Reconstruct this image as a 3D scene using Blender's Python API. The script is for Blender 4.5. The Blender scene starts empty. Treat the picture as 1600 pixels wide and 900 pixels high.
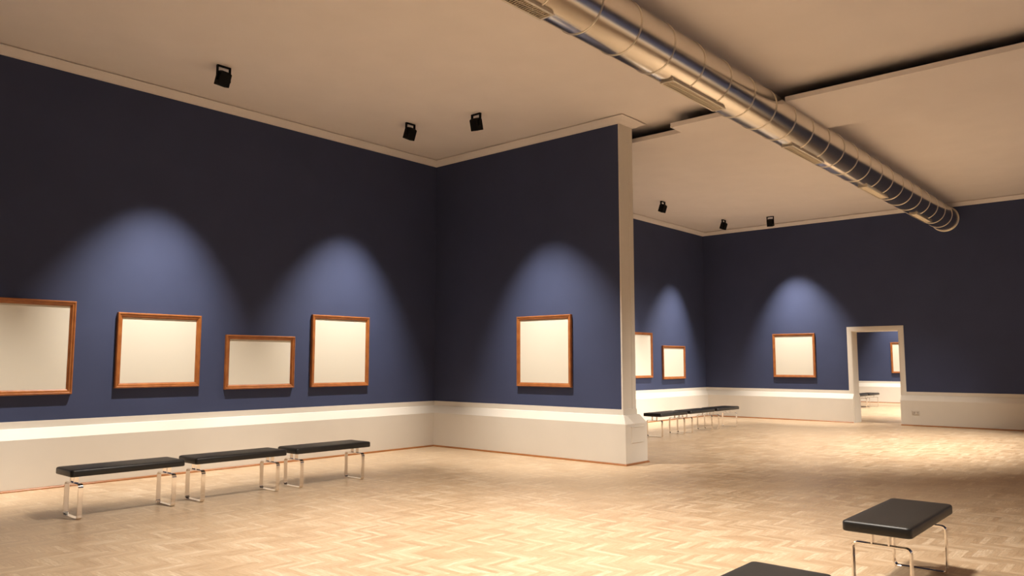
import bpy, bmesh, math, random
from mathutils import Vector, Matrix
random.seed(7)
C = bpy.context.scene.collection
R = math.radians
SC = bpy.context.scene

# ------------------------------------------------------------------ dimensions (metres)
W = 4.107          # length of the partition
T = 0.356          # wall thickness
D = 10.657         # far wall
XB = -10.654       # back wall
YR = -12.66        # right wall
XE = 21.67         # end wall of the room beyond the doorway
ZD = 0.805         # top of the dado
ZC = 5.19          # underside of the cornice at the wall
ZT = 5.28          # ceiling
P = 0.1215         # projection of the dado
DL, DR, DT = -4.085, -5.185, 2.295   # doorway in the far wall

# ------------------------------------------------------------------ materials
def new_mat(name):
    m = bpy.data.materials.new(name); m.use_nodes = True
    nt = m.node_tree
    return m, nt, nt.nodes['Principled BSDF']

def noise(nt, scale, detail=3.0, rough=0.5, vec=None):
    n = nt.nodes.new('ShaderNodeTexNoise')
    n.inputs['Scale'].default_value = scale
    n.inputs['Detail'].default_value = detail
    n.inputs['Roughness'].default_value = rough
    if vec is None:
        tc = nt.nodes.new('ShaderNodeTexCoord'); vec = tc.outputs['Object']
    nt.links.new(vec, n.inputs['Vector'])
    return n

def ramp(nt, fac, stops):
    r = nt.nodes.new('ShaderNodeValToRGB')
    el = r.color_ramp.elements
    el[0].position, el[0].color = stops[0][0], (*stops[0][1], 1)
    el[1].position, el[1].color = stops[-1][0], (*stops[-1][1], 1)
    for p, c in stops[1:-1]:
        e = el.new(p); e.color = (*c, 1)
    nt.links.new(fac, r.inputs['Fac'])
    return r

def bump(nt, bsdf, height, strength, dist):
    b = nt.nodes.new('ShaderNodeBump')
    b.inputs['Strength'].default_value = strength
    b.inputs['Distance'].default_value = dist
    nt.links.new(height, b.inputs['Height'])
    nt.links.new(b.outputs['Normal'], bsdf.inputs['Normal'])

def paint(name, col, rough, var=0.04, spec=0.5):
    m, nt, b = new_mat(name)
    n = noise(nt, 1.7, 4)
    lo = tuple(c * (1 - var) for c in col); hi = tuple(min(1, c * (1 + var)) for c in col)
    r = ramp(nt, n.outputs['Fac'], [(0.3, lo), (0.7, hi)])
    nt.links.new(r.outputs['Color'], b.inputs['Base Color'])
    b.inputs['Roughness'].default_value = rough
    b.inputs['Specular IOR Level'].default_value = spec
    n2 = noise(nt, 220, 2)
    bump(nt, b, n2.outputs['Fac'], 0.05, 0.002)
    return m

M = {}
M['blue'] = paint('navy_wall_paint', (0.046, 0.059, 0.123), 0.75, 0.05, 0.25)
M['cream'] = paint('cream_joinery_paint', (0.70, 0.66, 0.59), 0.45, 0.02, 0.3)
M['ceiling'] = paint('ceiling_paint', (0.81, 0.76, 0.73), 0.9, 0.02, 0.2)

def wood(name, c0, c1, scale=(3, 3, 40), rough=0.4):
    m, nt, b = new_mat(name)
    tc = nt.nodes.new('ShaderNodeTexCoord')
    mp = nt.nodes.new('ShaderNodeMapping'); mp.inputs['Scale'].default_value = scale
    nt.links.new(tc.outputs['Object'], mp.inputs['Vector'])
    n = noise(nt, 2.0, 5, 0.6, mp.outputs['Vector'])
    r = ramp(nt, n.outputs['Fac'], [(0.3, c0), (0.7, c1)])
    nt.links.new(r.outputs['Color'], b.inputs['Base Color'])
    b.inputs['Roughness'].default_value = rough
    bump(nt, b, n.outputs['Fac'], 0.08, 0.002)
    return m
M['frame'] = wood('honey_oak_frame', (0.25, 0.078, 0.018), (0.38, 0.135, 0.034), (4, 4, 4), 0.38)
M['strip'] = wood('orange_floor_strip', (0.25, 0.088, 0.018), (0.33, 0.122, 0.028), (2, 2, 2), 0.4)

def canvas_mat():
    m, nt, b = new_mat('primed_canvas')
    b.inputs['Base Color'].default_value = (0.69, 0.655, 0.56, 1)
    b.inputs['Roughness'].default_value = 0.7
    n = noise(nt, 400, 2)
    bump(nt, b, n.outputs['Fac'], 0.08, 0.001)
    return m
M['canvas'] = canvas_mat()

def leather_mat():
    m, nt, b = new_mat('black_leather')
    n = noise(nt, 6, 3)
    r = ramp(nt, n.outputs['Fac'], [(0.3, (0.011, 0.010, 0.0095)), (0.7, (0.016, 0.0145, 0.013))])
    nt.links.new(r.outputs['Color'], b.inputs['Base Color'])
    b.inputs['Roughness'].default_value = 0.42
    v = nt.nodes.new('ShaderNodeTexVoronoi'); v.inputs['Scale'].default_value = 260
    tc = nt.nodes.new('ShaderNodeTexCoord'); nt.links.new(tc.outputs['Object'], v.inputs['Vector'])
    bump(nt, b, v.outputs['Distance'], 0.10, 0.001)
    return m
M['leather'] = leather_mat()

def metal(name, col, rough, nscale=None):
    m, nt, b = new_mat(name)
    b.inputs['Base Color'].default_value = (*col, 1)
    b.inputs['Metallic'].default_value = 1
    if nscale:
        n = noise(nt, nscale, 3)
        mr = nt.nodes.new('ShaderNodeMapRange')
        mr.inputs['To Min'].default_value = rough * 0.85; mr.inputs['To Max'].default_value = rough * 1.2
        nt.links.new(n.outputs['Fac'], mr.inputs['Value'])
        nt.links.new(mr.outputs['Result'], b.inputs['Roughness'])
    else:
        b.inputs['Roughness'].default_value = rough
    return m
M['chrome'] = metal('polished_chrome', (0.90, 0.86, 0.82), 0.10)
M['duct'] = metal('galvanised_steel', (0.80, 0.76, 0.70), 0.22, 3)
M['seam'] = metal('steel_seam', (0.82, 0.76, 0.66), 0.33)
M['grille'] = metal('steel_grille', (0.72, 0.66, 0.56), 0.42)

def simple(name, col, rough, metallic=0.0):
    m, nt, b = new_mat(name)
    n = noise(nt, 30, 2)
    r = ramp(nt, n.outputs['Fac'], [(0.3, tuple(c * .9 for c in col)), (0.7, tuple(min(1, c * 1.1) for c in col))])
    nt.links.new(r.outputs['Color'], b.inputs['Base Color'])
    b.inputs['Roughness'].default_value = rough; b.inputs['Metallic'].default_value = metallic
    b.inputs['Specular IOR Level'].default_value = 0.2
    return m
M['black'] = simple('black_lamp_metal', (0.0025, 0.0023, 0.002), 0.6)
M['socket'] = simple('socket_plastic', (0.62, 0.57, 0.50), 0.4)
M['board'] = simple('raw_dark_board', (0.06, 0.045, 0.03), 0.9)  # dark colour that deepens the shade in the gap above the soffit
M['hole'] = simple('socket_face', (0.44, 0.39, 0.33), 0.5)

def lens_mat():
    m, nt, b = new_mat('lamp_lens')
    b.inputs['Base Color'].default_value = (0.9, 0.85, 0.75, 1)
    b.inputs['Emission Color'].default_value = (1, 0.86, 0.62, 1)
    b.inputs['Emission Strength'].default_value = 8
    return m
M['lens'] = lens_mat()

def floor_mat():
    """Herringbone oak blocks: n = 5, block 0.30 x 0.05 m laid along x and y."""
    m, nt, b = new_mat('oak_herringbone')
    L = nt.links
    def val(x):
        return x
    def ma(op, a, bb=None, c=None):
        n = nt.nodes.new('ShaderNodeMath'); n.operation = op
        for i, s in enumerate((a, bb, c)):
            if s is None: continue
            if isinstance(s, (int, float)): n.inputs[i].default_value = s
            else: L.new(s, n.inputs[i])
        return n.outputs[0]
    tc = nt.nodes.new('ShaderNodeTexCoord')
    sp = nt.nodes.new('ShaderNodeSeparateXYZ'); L.new(tc.outputs['Object'], sp.inputs[0])
    w = 0.05; n_ = 6
    u = ma('DIVIDE', sp.outputs['X'], w)
    v = ma('DIVIDE', sp.outputs['Y'], -w)
    i = ma('FLOOR', u); j = ma('FLOOR', v)
    k = ma('FLOORED_MODULO', ma('SUBTRACT', i, j), 2 * n_)
    k = ma('FLOOR', ma('ADD', k, 0.5))
    hor = ma('LESS_THAN', k, n_ - 0.5)
    ver = ma('SUBTRACT', 1, hor)
    idh_i = ma('SUBTRACT', i, k)
    idv_j = ma('SUBTRACT', j, ma('SUBTRACT', 2 * n_ - 1, k))
    id_i = ma('ADD', ma('MULTIPLY', hor, idh_i), ma('MULTIPLY', ver, i))
    id_j = ma('ADD', ma('MULTIPLY', hor, j), ma('MULTIPLY', ver, idv_j))
    fu = ma('SUBTRACT', u, id_i); fv = ma('SUBTRACT', v, id_j)
    along = ma('ADD', ma('MULTIPLY', hor, fu), ma('MULTIPLY', ver, fv))     # 0..5
    across = ma('ADD', ma('MULTIPLY', hor, fv), ma('MULTIPLY', ver, fu))    # 0..1
    wn = nt.nodes.new('ShaderNodeTexWhiteNoise'); wn.noise_dimensions = '3D'
    cb = nt.nodes.new('ShaderNodeCombineXYZ')
    L.new(id_i, cb.inputs[0]); L.new(id_j, cb.inputs[1]); L.new(hor, cb.inputs[2])
    L.new(cb.outputs[0], wn.inputs['Vector'])
    # grain, stretched along each block
    gv = nt.nodes.new('ShaderNodeCombineXYZ')
    L.new(ma('MULTIPLY', along, 0.45), gv.inputs[0])
    L.new(ma('MULTIPLY', across, 4.0), gv.inputs[1])
    L.new(ma('MULTIPLY', wn.outputs['Value'], 87.0), gv.inputs[2])
    g = noise(nt, 1.3, 4, 0.6, gv.outputs[0])
    tone = ma('ADD', ma('ADD', 0.09, ma('MULTIPLY', wn.outputs['Value'], 0.46)), ma('MULTIPLY', ma('SUBTRACT', g.outputs['Fac'], 0.25), 1.15))
    r = ramp(nt, tone, [(0.08, (0.36, 0.225, 0.125)), (0.4, (0.475, 0.33, 0.20)), (0.75, (0.56, 0.415, 0.27)), (1.0, (0.68, 0.55, 0.40))])
    # joints
    ea = ma('MINIMUM', across, ma('SUBTRACT', 1, across))
    el = ma('MINIMUM', along, ma('SUBTRACT', n_, along))
    e = ma('MINIMUM', ea, el)
    joint = ma('LESS_THAN', e, 0.018)
    mx = nt.nodes.new('ShaderNodeMix'); mx.data_type = 'RGBA'
    L.new(ma('MULTIPLY', joint, 0.45), mx.inputs['Factor'])
    L.new(r.outputs['Color'], mx.inputs['A']); mx.inputs['B'].default_value = (0.20, 0.11, 0.045, 1)
    L.new(mx.outputs['Result'], b.inputs['Base Color'])
    big = noise(nt, 0.9, 3)
    rr = ma('ADD', ma('MULTIPLY', big.outputs['Fac'], 0.10), ma('ADD', 0.27, ma('MULTIPLY', wn.outputs['Value'], 0.12)))
    L.new(rr, b.inputs['Roughness'])
    b.inputs['Specular IOR Level'].default_value = 0.45
    bump(nt, b, ma('SUBTRACT', ma('MULTIPLY', g.outputs['Fac'], 0.2), joint), 0.12, 0.001)
    return m
M['floor'] = floor_mat()

# ------------------------------------------------------------------ mesh helpers
def link(name, bm, mat, parent=None, smooth=False, loc=None):
    me = bpy.data.meshes.new(name)
    bmesh.ops.recalc_face_normals(bm, faces=bm.faces[:])
    bm.to_mesh(me); bm.free()
    if smooth:
        for p in me.polygons: p.use_smooth = True
    me.materials.append(mat)
    o = bpy.data.objects.new(name, me); C.objects.link(o)
    if parent is not None: o.parent = parent
    if loc is not None: o.location = loc
    return o

def auto_smooth(o, ang=35):
    me = o.data
    bm = bmesh.new(); bm.from_mesh(me)
    for e in bm.edges:
        e.smooth = not (len(e.link_faces) == 2 and e.calc_face_angle(0) > R(ang))
    bm.to_mesh(me); bm.free()
    for p in me.polygons: p.use_smooth = True
    return o

def add_box(bm, x0, x1, y0, y1, z0, z1, bev=0.0, mat=None):
    vs = [bm.verts.new(v) for v in ((x0, y0, z0), (x1, y0, z0), (x1, y1, z0), (x0, y1, z0), (x0, y0, z1), (x1, y0, z1), (x1, y1, z1), (x0, y1, z1))]
    fs = [bm.faces.new([vs[i] for i in f]) for f in ((3, 2, 1, 0), (4, 5, 6, 7), (0, 1, 5, 4), (1, 2, 6, 5), (2, 3, 7, 6), (3, 0, 4, 7))]
    if bev:
        es = list({e for f in fs for e in f.edges})
        r = bmesh.ops.bevel(bm, geom=es, offset=bev, segments=2, affect='EDGES', profile=0.6)
        vs = list({v for f in r['faces'] for v in f.verts} | {v for v in vs if v.is_valid})
    if mat is not None:
        for v in vs:
            if v.is_valid: v.co = mat @ v.co
    return vs

def add_loops(bm, loops, close=False, caps=True):
    """loops: lists of 3-D points, same length, each closed; joined in order."""
    rings = [[bm.verts.new(p) for p in lp] for lp in loops]
    n = len(rings[0]); k = len(rings)
    for a in range(k if close else k - 1):
        r0, r1 = rings[a], rings[(a + 1) % k]
        for i in range(n):
            bm.faces.new((r0[i], r0[(i + 1) % n], r1[(i + 1) % n], r1[i]))
    if caps and not close:
        bm.faces.new(list(reversed(rings[0]))); bm.faces.new(rings[-1])

def rrect(w, h, r, seg=5):
    pts = []
    for cx, cy, a0 in ((w / 2 - r, h / 2 - r, 0), (-w / 2 + r, h / 2 - r, 90), (-w / 2 + r, -h / 2 + r, 180), (w / 2 - r, -h / 2 + r, 270)):
        for s in range(seg + 1):
            a = R(a0 + 90 * s / seg)
            pts.append((cx + r * math.cos(a), cy + r * math.sin(a)))
    return pts

def add_cyl(bm, p0, p1, r, seg=24, r1=None):
    p0, p1 = Vector(p0), Vector(p1); ax = (p1 - p0).normalized()
    up = Vector((0, 0, 1)) if abs(ax.z) < .9 else Vector((1, 0, 0))
    a = ax.cross(up).normalized(); b = ax.cross(a)
    r1 = r if r1 is None else r1
    add_loops(bm, [[tuple(p + (a * math.cos(2 * math.pi * i / seg) + b * math.sin(2 * math.pi * i / seg)) * q) for i in range(seg)] for p, q in ((p0, r), (p1, r1))])

def mitre(path, idx, off, closed):
    """plan point at offset `off` to the right of a polyline"""
    n = len(path); p = Vector(path[idx])
    def nrm(a, b):
        d = (Vector(b) - Vector(a)).normalized(); return Vector((d.y, -d.x))
    ns = []
    if closed or idx > 0: ns.append(nrm(path[idx - 1], path[idx]))
    if closed or idx < n - 1: ns.append(nrm(path[idx], path[(idx + 1) % n]))
    if len(ns) == 1: return p + ns[0] * off
    s = ns[0] + ns[1]
    return p + s * (2 * off / s.length_squared) if s.length > 1e-6 else p + ns[0] * off

def sweep(bm, path, profile, i0, i1, closed=False):
    """straight run of a moulding from path[i0] to path[i1]; profile = (offset, z) loop"""
    n = len(path)
    l0 = [(*mitre(path, i0, o, closed), z) for o, z in profile]
    l1 = [(*mitre(path, i1 % n, o, closed), z) for o, z in profile]
    add_loops(bm, [l0, l1])

def st(o):
    o['kind'] = 'structure'; return o
def thing(name, label, cat, loc=(0, 0, 0), rotz=0.0, group=None):
    o = bpy.data.objects.new(name, None); C.objects.link(o)
    o.empty_display_size = 0.1
    o.location = loc; o.rotation_euler = (0, 0, rotz)
    tag(o, label, cat, group); return o
def tag(o, label, cat, group=None):
    o['label'] = label; o['category'] = cat
    if group: o['group'] = group
    return o
def dup(root, name=None):
    r = root.copy(); C.objects.link(r)
    for ch in root.children:
        c = ch.copy(); C.objects.link(c); c.parent = r
        for g in ch.children:
            d = g.copy(); C.objects.link(d); d.parent = c
    return r

# ------------------------------------------------------------------ room shell
def slab(name, boxes, mat):
    bm = bmesh.new()
    for b in boxes: add_box(bm, *b)
    return st(link(name, bm, mat))
slab('floor', [(XB - .3, XE + .3, YR - .3, .3, -.12, 0)], M['floor'])
slab('ceiling', [(XB - .3, XE + .3, YR - .3, .3, ZT, ZT + .15)], M['ceiling'])
slab('wall_left', [(XB - .3, XE + .3, 0, .3, 0, ZT)], M['blue'])
slab('wall_right', [(XB - .3, XE + .3, YR - .3, YR, 0, ZT)], M['blue'])
slab('wall_back', [(XB - .3, XB, YR, 0, 0, ZT)], M['blue'])
slab('wall_middle', [(0, T, -W + .02, 0, 0, ZT)], M['blue'])
slab('wall_far', [(D, D + T, DL, 0, 0, ZT), (D, D + T, YR, DR, 0, ZT), (D, D + T, DR, DL, DT, ZT)], M['blue'])
slab('wall_end', [(XE, XE + .3, YR, 0, 0, ZT)], M['blue'])

# dado with a ledge and a splayed top, wooden strip at its foot
DADO = [(0, 0), (0, ZD), (.012, ZD), (.014, .722), (.044, .716), (P, .597), (P, 0)]
q = .025
STRIP = [(P, 0), (P, q)] + [(P + q * math.sin(R(a)), q * math.cos(R(a))) for a in (20, 40, 60, 80)] + [(P + q, 0)]
CORN = [(0, ZC), (0, ZT), (.128, ZT), (.128, ZT - .014), (.165, ZT - .014), (.165, ZT - .022), (.150, ZT - .026), (.135, ZT - .030), (.09, ZT - .050), (.045, ZT - .078), (.018, ZC + .004), (.018, ZC)]
A = [(XB, 0), (0, 0), (0, -W), (T, -W), (T, 0), (D, 0), (D, DL)]
B = [(D, DR), (D, YR), (XB, YR), (XB, 0)]
E1 = [(D + T, DL), (D + T, 0), (XE, 0), (XE, YR), (D + T, YR), (D + T, DR)]
# joined path for the mitres of run A with run B at the back corner
loopA = [(XB, YR)] + A
names = ['baseboard_left', 'baseboard_middle', 'baseboard_middle_end', 'baseboard_middle_rear', 'baseboard_far_left', 'baseboard_far']
tn = [0]
def trim(bm, mat, smooth=False):
    tn[0] += 1
    o = st(link('trim_%d' % tn[0], bm, mat))
    return o
def run(path, k, name):
    bm = bmesh.new(); sweep(bm, path, DADO, k, k + 1); st(link(name, bm, M['cream']))
    bm = bmesh.new(); sweep(bm, path, STRIP, k, k + 1); trim(bm, M['strip'])
for k, nm in enumerate(names): run(loopA, k + 1, nm)
for k, nm in enumerate(['baseboard_far_right', 'baseboard_right', 'baseboard_back']): run(B + [(0, 0)], k, nm)
for k, nm in enumerate(['baseboard_beyond_front', 'baseboard_beyond_left', 'baseboard_beyond_end', 'baseboard_beyond_right', 'baseboard_beyond_side']): run(E1, k, nm)
# cornice round the two rooms and the room beyond
K = [(XB, 0), (0, 0), (0, -W), (T, -W), (T, 0), (D, 0), (D, YR), (XB, YR)]
for k in range(len(K)):
    bm = bmesh.new(); sweep(bm, K, CORN, k, k + 1, True); trim(bm, M['ceiling'])
K2 = [(D + T, YR), (D + T, 0), (XE, 0), (XE, YR)]
for k in range(len(K2)):
    bm = bmesh.new(); sweep(bm, K2, CORN, k, k + 1, True); trim(bm, M['ceiling'])

# cream end of the partition: a post with a sunk panel
def panel_face(bm, x0, x1, z0, z1, px0, px1, pz0, pz1, y, depth, back):
    """front face (facing -y) with a sunk panel, closed to a slab reaching back to y = back"""
    o = [(x0, z0), (x1, z0), (x1, z1), (x0, z1)]
    i = [(px0, pz0), (px1, pz0), (px1, pz1), (px0, pz1)]
    g = .010
    j = [(px0 + g, pz0 + g), (px1 - g, pz0 + g), (px1 - g, pz1 - g), (px0 + g, pz1 - g)]
    rings = [[(x, back, z) for x, z in o], [(x, y, z) for x, z in o], [(x, y, z) for x, z in i], [(x, y + depth, z) for x, z in j]]
    add_loops(bm, rings)
bm = bmesh.new(); panel_face(bm, -.004, T + .004, ZD - .09, ZC + .01, .10, .265, .80, 4.96, -W - .004, .008, -W + .02)
trim(bm, M['cream'])
bm = bmesh.new()
add_box(bm, .035, .355, -W - P - .007, -W - P + .01, .322, .548, .004)
add_box(bm, .025, .362, -W - P - .012, -W - P + .01, .540, .556, .004)
add_box(bm, .030, .358, -W - P - .010, -W - P + .01, .315, .327, .003)
trim(bm, M['cream'])

# doorway: casing on both faces and a lining
def casing(x, s):
    bm = bmesh.new()
    w, hw = .118, .125
    prof = [(0, 0), (0, .028), (.018, .034), (w - .03, .030), (w - .022, .022), (w, .020), (w, 0)]
    def pt(o, t, corner):
        y, z = corner
        return (x + s * t, y, z)
    loops = []
    for (yy, zz, sy, sz) in ((DL, ZD - .085, 1, 0), (DL, DT, 1, 1), (DR, DT, -1, 1), (DR, ZD - .085, -1, 0)):
        loops.append([(x + s * t, yy + sy * o, zz + sz * o) for o, t in prof])
    add_loops(bm, loops)
    return bm
d1 = st(link('door_1', casing(D, -1), M['cream']))
bm = casing(D + T, 1); st(link('door_casing', bm, M['cream'], d1))
bm = bmesh.new()
add_box(bm, D - .02, D + T + .02, DL - .006, DL + .02, 0, DT)
add_box(bm, D - .02, D + T + .02, DR - .02, DR + .006, 0, DT)
add_box(bm, D - .02, D + T + .02, DR, DL, DT - .006, DT + .02)
st(link('door_lining', bm, M['cream'], d1))

# dropped soffit between the two rooms, notched round the partition end and the duct
RD, YD, ZDU = .283, -6.337, 4.921
def soffit():
    bm = bmesh.new()
    z0, z1 = 5.06, 5.128
    hw = RD * .87
    xr = 1.95
    add_box(bm, .67, xr, -4.81, -.02, z0, z1)
    add_box(bm, .335, xr, YD + hw, -4.81, z0, z1)
    add_box(bm, .335, xr, YR + .02, YD - hw, z0, z1)
    bmesh.ops.remove_doubles(bm, verts=bm.verts[:], dist=.0005)
    bmesh.ops.recalc_face_normals(bm, faces=bm.faces[:])
    for f in bm.faces:
        if f.normal.z > .9: f.material_index = 1  # upper faces coloured dark so the ceiling gap goes black
    return bm
trim(soffit(), M['ceiling']).data.materials.append(M['board'])

# ------------------------------------------------------------------ spiral duct
duct = thing('ventilation_duct', 'long round galvanised steel ventilation duct hung under the ceiling across both rooms', 'duct', (0, YD, ZDU))
def pipe_bm(x0, x1, r, seg=96):
    bm = bmesh.new(); add_cyl(bm, (x0, 0, 0), (x1, 0, 0), r, seg); return bm
auto_smooth(link('pipe', pipe_bm(XB + .02, D - .02, RD), M['duct'], duct))
def ring_bm(r, w, h, seg=96):
    bm = bmesh.new()
    prof = [(-w, r - .004), (-w * .7, r + h * .8), (0, r + h), (w * .7, r + h * .8), (w, r - .004)]
    loops = [[(px, pr * math.cos(2 * math.pi * i / seg), pr * math.sin(2 * math.pi * i / seg)) for px, pr in prof] for i in range(seg)]
    add_loops(bm, loops, close=True)
    return bm
ring0 = link('seam_ring', ring_bm(RD, .010, .009), M['seam'], duct, True)
xs = [-4.08 + .671 * k for k in range(-9, 22)]
ring0.location = (xs[0], 0, 0)
for x in xs[1:]:
    c = ring0.copy(); C.objects.link(c); c.parent = duct; c.location = (x, 0, 0)
link('end_flange', ring_bm(RD, .016, .026), M['seam'], duct, True, (D - .018, 0, 0))
# supply grilles on the underside
GL, GW, GH = 1.28, .172, .302
def grille(x0):
    bm = bmesh.new()
    h = .024
    for a in ((0, GL, -GW / 2, -GW / 2 + h), (0, GL, GW / 2 - h, GW / 2), (0, h, -GW / 2 + h, GW / 2 - h), (GL - h, GL, -GW / 2 + h, GW / 2 - h)):
        add_box(bm, *a, -GH - .004, -GH + .008)
    # sides of the spigot up to the pipe
    for a in ((.008, GL - .008, -GW / 2 + .006, -GW / 2 + .010), (.008, GL - .008, GW / 2 - .010, GW / 2 - .006), (.008, .012, -GW / 2 + .01, GW / 2 - .01), (GL - .012, GL - .008, -GW / 2 + .01, GW / 2 - .01)):
        add_box(bm, *a, -GH + .004, -.262)
    f = link('grille', bm, M['grille'], duct, False, (x0, 0, 0))
    bm = bmesh.new()
    n = 42
    for i in range(n):
        x = h + .012 + (GL - 2 * h - .024) * i / (n - 1)
        add_box(bm, -.0022, .0022, -GW / 2 + h, GW / 2 - h, -.012, .012, 0, Matrix.Translation((x, 0, -GH + .012)) @ Matrix.Rotation(R(38), 4, 'Y'))
    add_box(bm, h, GL - h, -.003, .003, -GH + .004, -GH + .020)
    link('louvres', bm, M['grille'], f)
    return f
for x0 in (-9.27, -5.86, -2.445, .980, 4.42, 7.77): grille(x0)

# ------------------------------------------------------------------ framed blank canvases
def picture(w, h, z0, wall, a, label, group='blank framed canvases'):
    """wall: 'left' (on y = 0, a = left edge x) or ('x', X) (on x = X, a = left edge y); built facing -y, hung in place"""
    bm = bmesh.new()
    prof = [(0, .003), (0, .046), (.006, .052), (.018, .053), (.024, .046), (.044, .043), (.050, .034), (.064, .026), (.064, .003)]
    loops = []
    for sx, sz in ((-1, -1), (1, -1), (1, 1), (-1, 1)):
        loops.append([(sx * (w / 2 - o), -t, sz * (h / 2 - o)) for o, t in prof])
    if wall == 'left': loc, rz = (a + w / 2, 0, z0 + h / 2), 0
    else: loc, rz = (wall[1], a - w / 2, z0 + h / 2), R(-90)
    t = thing('picture_frame', label, 'picture', loc, rz, group)
    bm2 = bmesh.new(); add_loops(bm2, loops, close=True)
    link('frame', bm2, M['frame'], t)
    bm.free(); bm = bmesh.new()
    add_box(bm, -w / 2 + .058, w / 2 - .058, -.022, -.004, -h / 2 + .058, h / 2 - .058, .002)
    link('canvas', bm, M['canvas'], t)
    return t
picture(1.133, 1.155, 1.114, 'left', -7.314, 'big blank canvas in orange wood frame, cut off by the left photo edge')
picture(1.133, .988, 1.172, 'left', -5.672, 'nearly square blank canvas hung above the nearest black bench by the left wall')
picture(1.145, .790, 1.118, 'left', -4.154, 'low wide blank canvas, smallest on the left wall, between two taller ones')
picture(1.136, 1.152, 1.117, 'left', -2.696, 'tall blank canvas on the left wall, closest to the dark room corner')
picture(1.130, 1.155, 1.114, ('x', 0), -2.046, 'blank framed canvas hanging alone on the partition wall left of the cream post')
picture(1.133, 1.160, 1.116, 'left', 6.54, 'blank framed canvas partly hidden behind the cream post of the partition')
picture(1.190, .890, 1.068, 'left', 8.205, 'small blank framed canvas above the far row of benches, just right of the cream post')
picture(1.130, 1.158, 1.118, ('x', D), -2.022, 'blank framed canvas on the far wall left of the white doorway')
picture(1.130, 1.155, 1.116, ('x', XE), -2.022, 'blank framed canvas seen through the white doorway in the room beyond')

# ------------------------------------------------------------------ benches
def seat_bm():
    bm = bmesh.new()
    L_, D_ = 1.122, .42
    lv = [(.010, .410), (.003, .413), (0, .420), (0, .462), (.003, .470), (.009, .4755), (.020, .4785), (.06, .4805), (.12, .4815)]
    loops = []
    for ins, z in lv:
        loops.append([(x, y, z) for x, y in rrect(L_ - 2 * ins, D_ - 2 * ins, max(.030 - ins * .5, .006), 5)])
    add_loops(bm, loops)
    return bm
def loop_bm():
    bm = bmesh.new()
    oy, oz, th, wx, cr = .365, .335, .012, .046, .036
    out = rrect(oy, oz, cr, 8); inn = rrect(oy - 2 * th, oz - 2 * th, cr - th, 8)
    zc = oz / 2
    b = .0015
    loops = []
    for (y0, z0), (y1, z1) in zip(out, inn):
        def mx(t): return (y0 + (y1 - y0) * t, z0 + (z1 - z0) * t + zc)
        e = b / th
        prof = [(-wx / 2 + b, 0), (wx / 2 - b, 0), (wx / 2, e), (wx / 2, 1 - e), (wx / 2 - b, 1), (-wx / 2 + b, 1), (-wx / 2, 1 - e), (-wx / 2, e)]
        loops.append([(x, *mx(t)) for x, t in prof])
    add_loops(bm, loops, close=True)
    return bm
def post_bm():
    bm = bmesh.new(); add_box(bm, -.021, .021, -.006, .006, .331, .414, .001); return bm
def make_bench():
    t = thing('bench', 'bench', 'bench')
    s = auto_smooth(link('seat', seat_bm(), M['leather'], t), 50)
    loop = post = None
    for sx in (-1, 1):
        if loop is None:
            loop = auto_smooth(link('leg', loop_bm(), M['chrome'], t), 30); lg = loop
            for sy in (-1, 1):
                p = link('post', post_bm(), M['chrome'], lg, False, (0, sy * .052, 0)); post = p
        else:
            lg = loop.copy(); C.objects.link(lg); lg.parent = t
            for sy in (-1, 1):
                p = post.copy(); C.objects.link(p); p.parent = lg; p.location = (0, sy * .052, 0)
        lg.location = (sx * .457, 0, 0)
    return t
benches = [
    (-6.425, -2.225, 'black leather bench at the near left end of the row by the left wall', 'benches along the left wall'),
    (-5.185, -2.215, 'middle black leather bench of the three in the row by the left wall', 'benches along the left wall'),
    (-3.94, -2.21, 'black leather bench by the left wall, the one nearest the room corner', 'benches along the left wall'),
    (4.52, -2.22, 'nearest bench of the distant row, just right of the cream plinth', 'benches in the far room'),
    (5.77, -2.22, 'middle bench of the distant row of three behind the cream plinth', 'benches in the far room'),
    (7.02, -2.22, 'farthest bench of the distant row, its end pointing toward the white doorway', 'benches in the far room'),
    (-3.985, -8.955, 'black bench on chrome legs alone in the right foreground, top and two loops visible', 'benches in the foreground'),
    (-6.475, -8.955, 'black bench seat cut off by the bottom edge of the photo', 'benches in the foreground'),
    (18.03, -2.22, 'small dark bench seen through the white doorway', 'benches in the room beyond'),
    (16.78, -2.22, 'dark bench beyond the doorway mostly hidden by its left jamb', 'benches in the room beyond'),
]
proto = make_bench()
for i, (x, y, lab, g) in enumerate(benches):
    b = proto if i == 0 else dup(proto)
    b.location = (x, y, 0); b['label'] = lab; b['group'] = g

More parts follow.
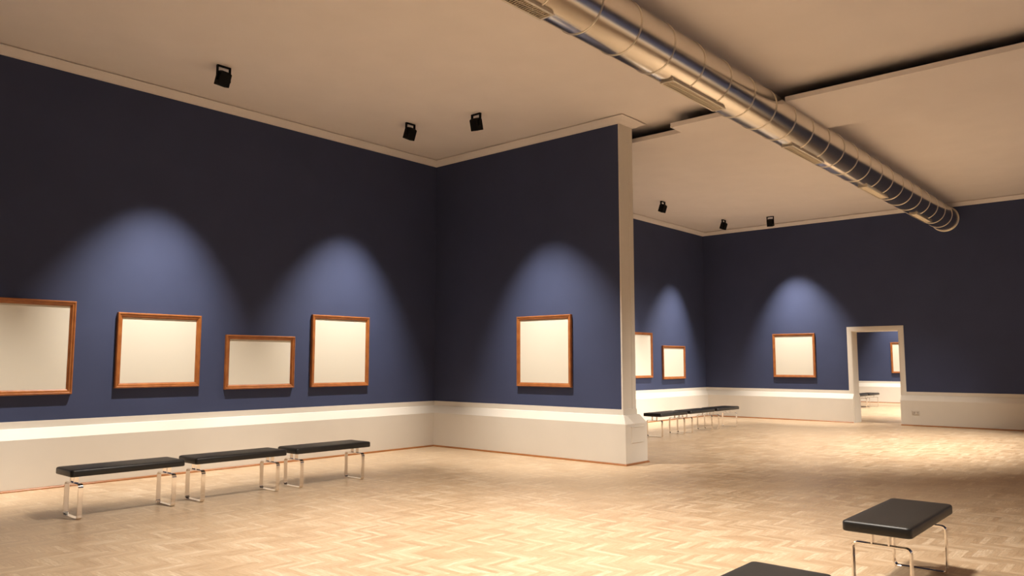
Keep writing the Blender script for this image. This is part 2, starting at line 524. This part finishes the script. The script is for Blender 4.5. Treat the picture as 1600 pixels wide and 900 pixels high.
# ------------------------------------------------------------------ ceiling spotlights
WARM = (1.0, 0.91, 0.80)
def make_spot():
    t = thing('ceiling_spotlight', 'spot', 'spotlight')
    bm = bmesh.new()
    hw, d, th, dr = .0925, .019, .016, .20
    add_box(bm, -hw, hw, -d, d, -th, 0, .0015)
    add_box(bm, -hw, -hw + th, -d, d, -dr, -th + .001, .0015)
    add_box(bm, hw - th, hw, -d, d, -dr, -th + .001, .0015)
    link('bracket', bm, M['black'], t)
    bm = bmesh.new()
    # housing with an open, recessed mouth; local -z is the beam
    def rr(w, dd, z): return [(x, y, z) for x, y in rrect(w, dd, .010, 3)]
    add_loops(bm, [rr(.10, .07, .076), rr(.140, .112, .062), rr(.154, .126, .050), rr(.154, .126, -.112), rr(.140, .112, -.112), rr(.134, .106, -.080), rr(.02, .02, -.078)])
    add_cyl(bm, (-.086, 0, 0), (.086, 0, 0), .016, 16)
    add_box(bm, -.05, .05, .062, .074, -.05, .04, .002)
    h = link('housing', bm, M['black'], t, False, (0, 0, -.145))
    bm = bmesh.new(); add_cyl(bm, (0, 0, -.086), (0, 0, -.0795), .046, 24)
    link('lens', bm, M['lens'], h)
    return t
WATT = 1270.0
def beam(loc, target, size, power, blend=.6, radius=.05, col=WARM):
    l = bpy.data.lights.new('spot_beam', 'SPOT')
    l.energy = power; l.spot_size = R(size); l.spot_blend = blend; l.color = col; l.shadow_soft_size = radius
    o = bpy.data.objects.new('spot_beam', l); C.objects.link(o)
    o.location = loc
    o.rotation_euler = (Vector(target) - Vector(loc)).to_track_quat('-Z', 'Y').to_euler()
    return o
spots = [  # x, y, yaw of the housing (beam heads towards local +y), label
    (-5.09, -1.455, 0, 'black ceiling spotlight at upper left, nearest the camera, aimed at the left wall'),
    (-1.935, -1.455, 0, 'black ceiling spotlight near the room corner aimed at the left wall'),
    (-1.595, -2.575, -90, 'black ceiling spotlight near the room corner aimed at the partition wall'),
    (5.93, -1.43, 0, 'far room black ceiling spotlight closest to the cream post'),
    (9.05, -1.45, 0, 'tiny black ceiling spotlight above the far room corner, middle of the three there'),
    (9.41, -2.57, -90, 'tiny black ceiling spotlight aimed at the far wall, rightmost of all'),
]
TILT = 17
sproto = make_spot()
for i, (x, y, yaw, lab) in enumerate(spots):
    s = sproto if i == 0 else dup(sproto)
    s.location = (x, y, ZT); s.rotation_euler = (0, 0, R(yaw)); s['label'] = lab; s['group'] = 'ceiling spotlights'
    for c in s.children:
        if c.name.startswith('housing'): c.rotation_euler = (R(TILT), R(4), 0)
def wall_beam(x, y, yaw, power=WATT, side=0.0):
    rot = Matrix.Rotation(R(yaw), 4, 'Z')
    a = R(TILT)
    d = rot @ Vector((side, math.sin(a), -math.cos(a)))
    p = Vector((x, y, ZT - .145)) + d * .125
    beam(p, p + d, 59, power, 1.0, .03)
for (x, y, yaw, lab) in spots: wall_beam(x, y, yaw, WATT, .075 if yaw else (-.12 if x > 8 else -.06))
# lamps of the same kind outside the picture; the right wall row is added
wall_beam(-8.24, -1.455, 0, WATT, -.05)
for x in (-8.24, -5.09, -1.935, 2.77, 5.93, 9.05): wall_beam(x, YR + 1.455, 180)  # added row on the right wall, brightens the duct's reflection and the bounce
wall_beam(20.43, -2.57, -90)
wall_beam(16.94, -1.43, 0)
# lamps that light the room floors, outside the picture
beam((-5.3, -5.5, 5.2), (-5.0, -5.9, 0), 125, 1450, 1.0, .3)
beam((-4.9, -8.0, 5.2), (-4.4, -7.2, 0), 115, 1400, 1.0, .3)
beam((4.2, -9.8, 5.2), (4.4, -4.6, 0), 80, 3000, 1.0, .12)  # added light off to the right, without fixture, brightens the far floor
beam((8.0, -10.0, 5.2), (6.8, -5.0, 0), 80, 3000, 1.0, .12)  # second added far-floor light, also off to the right without fixture
beam((16.5, -6.0, 5.2), (16.5, -4.0, 0), 110, 4500, .9, .12)

# ------------------------------------------------------------------ socket on the far dado
s = thing('wall_socket', 'small cream double wall socket on the far dado right of the doorway', 'socket', (D - P, -5.525, .315))
bm = bmesh.new(); add_box(bm, -.012, .002, -.075, .075, -.045, .045, .003); link('cover_plate', bm, M['socket'], s)
bm = bmesh.new()
bm.free()
for yy in (-.036, .036):
    bm = bmesh.new(); add_cyl(bm, (-.0150, yy, 0), (-.011, yy, 0), .021, 20); link('socket_face', bm, M['hole'], s)

# ------------------------------------------------------------------ camera
cam = bpy.data.cameras.new('camera'); co = bpy.data.objects.new('camera', cam); C.objects.link(co)
cam.sensor_fit = 'HORIZONTAL'; cam.sensor_width = 36; cam.lens = 1205.2 / 1600 * 36
cam.clip_end = 100; cam.clip_start = .05
pi_, ya_ = R(5.5437), R(41.1949)
F = Vector((math.cos(pi_) * math.cos(ya_), math.cos(pi_) * math.sin(ya_), math.sin(pi_)))
Rt = Vector((math.sin(ya_), -math.cos(ya_), 0)); U = Rt.cross(F)
mw = Matrix.Identity(4)
for i in range(3):
    mw[i][0] = Rt[i]; mw[i][1] = U[i]; mw[i][2] = -F[i]
mw.translation = Vector((-9.8533, -10.5296, 1.5))
co.matrix_world = mw
SC.camera = co

# ------------------------------------------------------------------ world and view
wd = bpy.data.worlds.new('world'); SC.world = wd; wd.use_nodes = True
wd.node_tree.nodes['Background'].inputs['Color'].default_value = (.01, .009, .008, 1)
SC.view_settings.view_transform = 'Standard'; SC.view_settings.look = 'None'
SC.view_settings.exposure = 0.16; SC.view_settings.gamma = 1; SC.view_settings.use_curve_mapping = False
SC.cycles.max_bounces = 10; SC.cycles.diffuse_bounces = 7; SC.cycles.glossy_bounces = 5
SC.cycles.use_denoising = True
SC.cycles.sample_clamp_indirect = 4
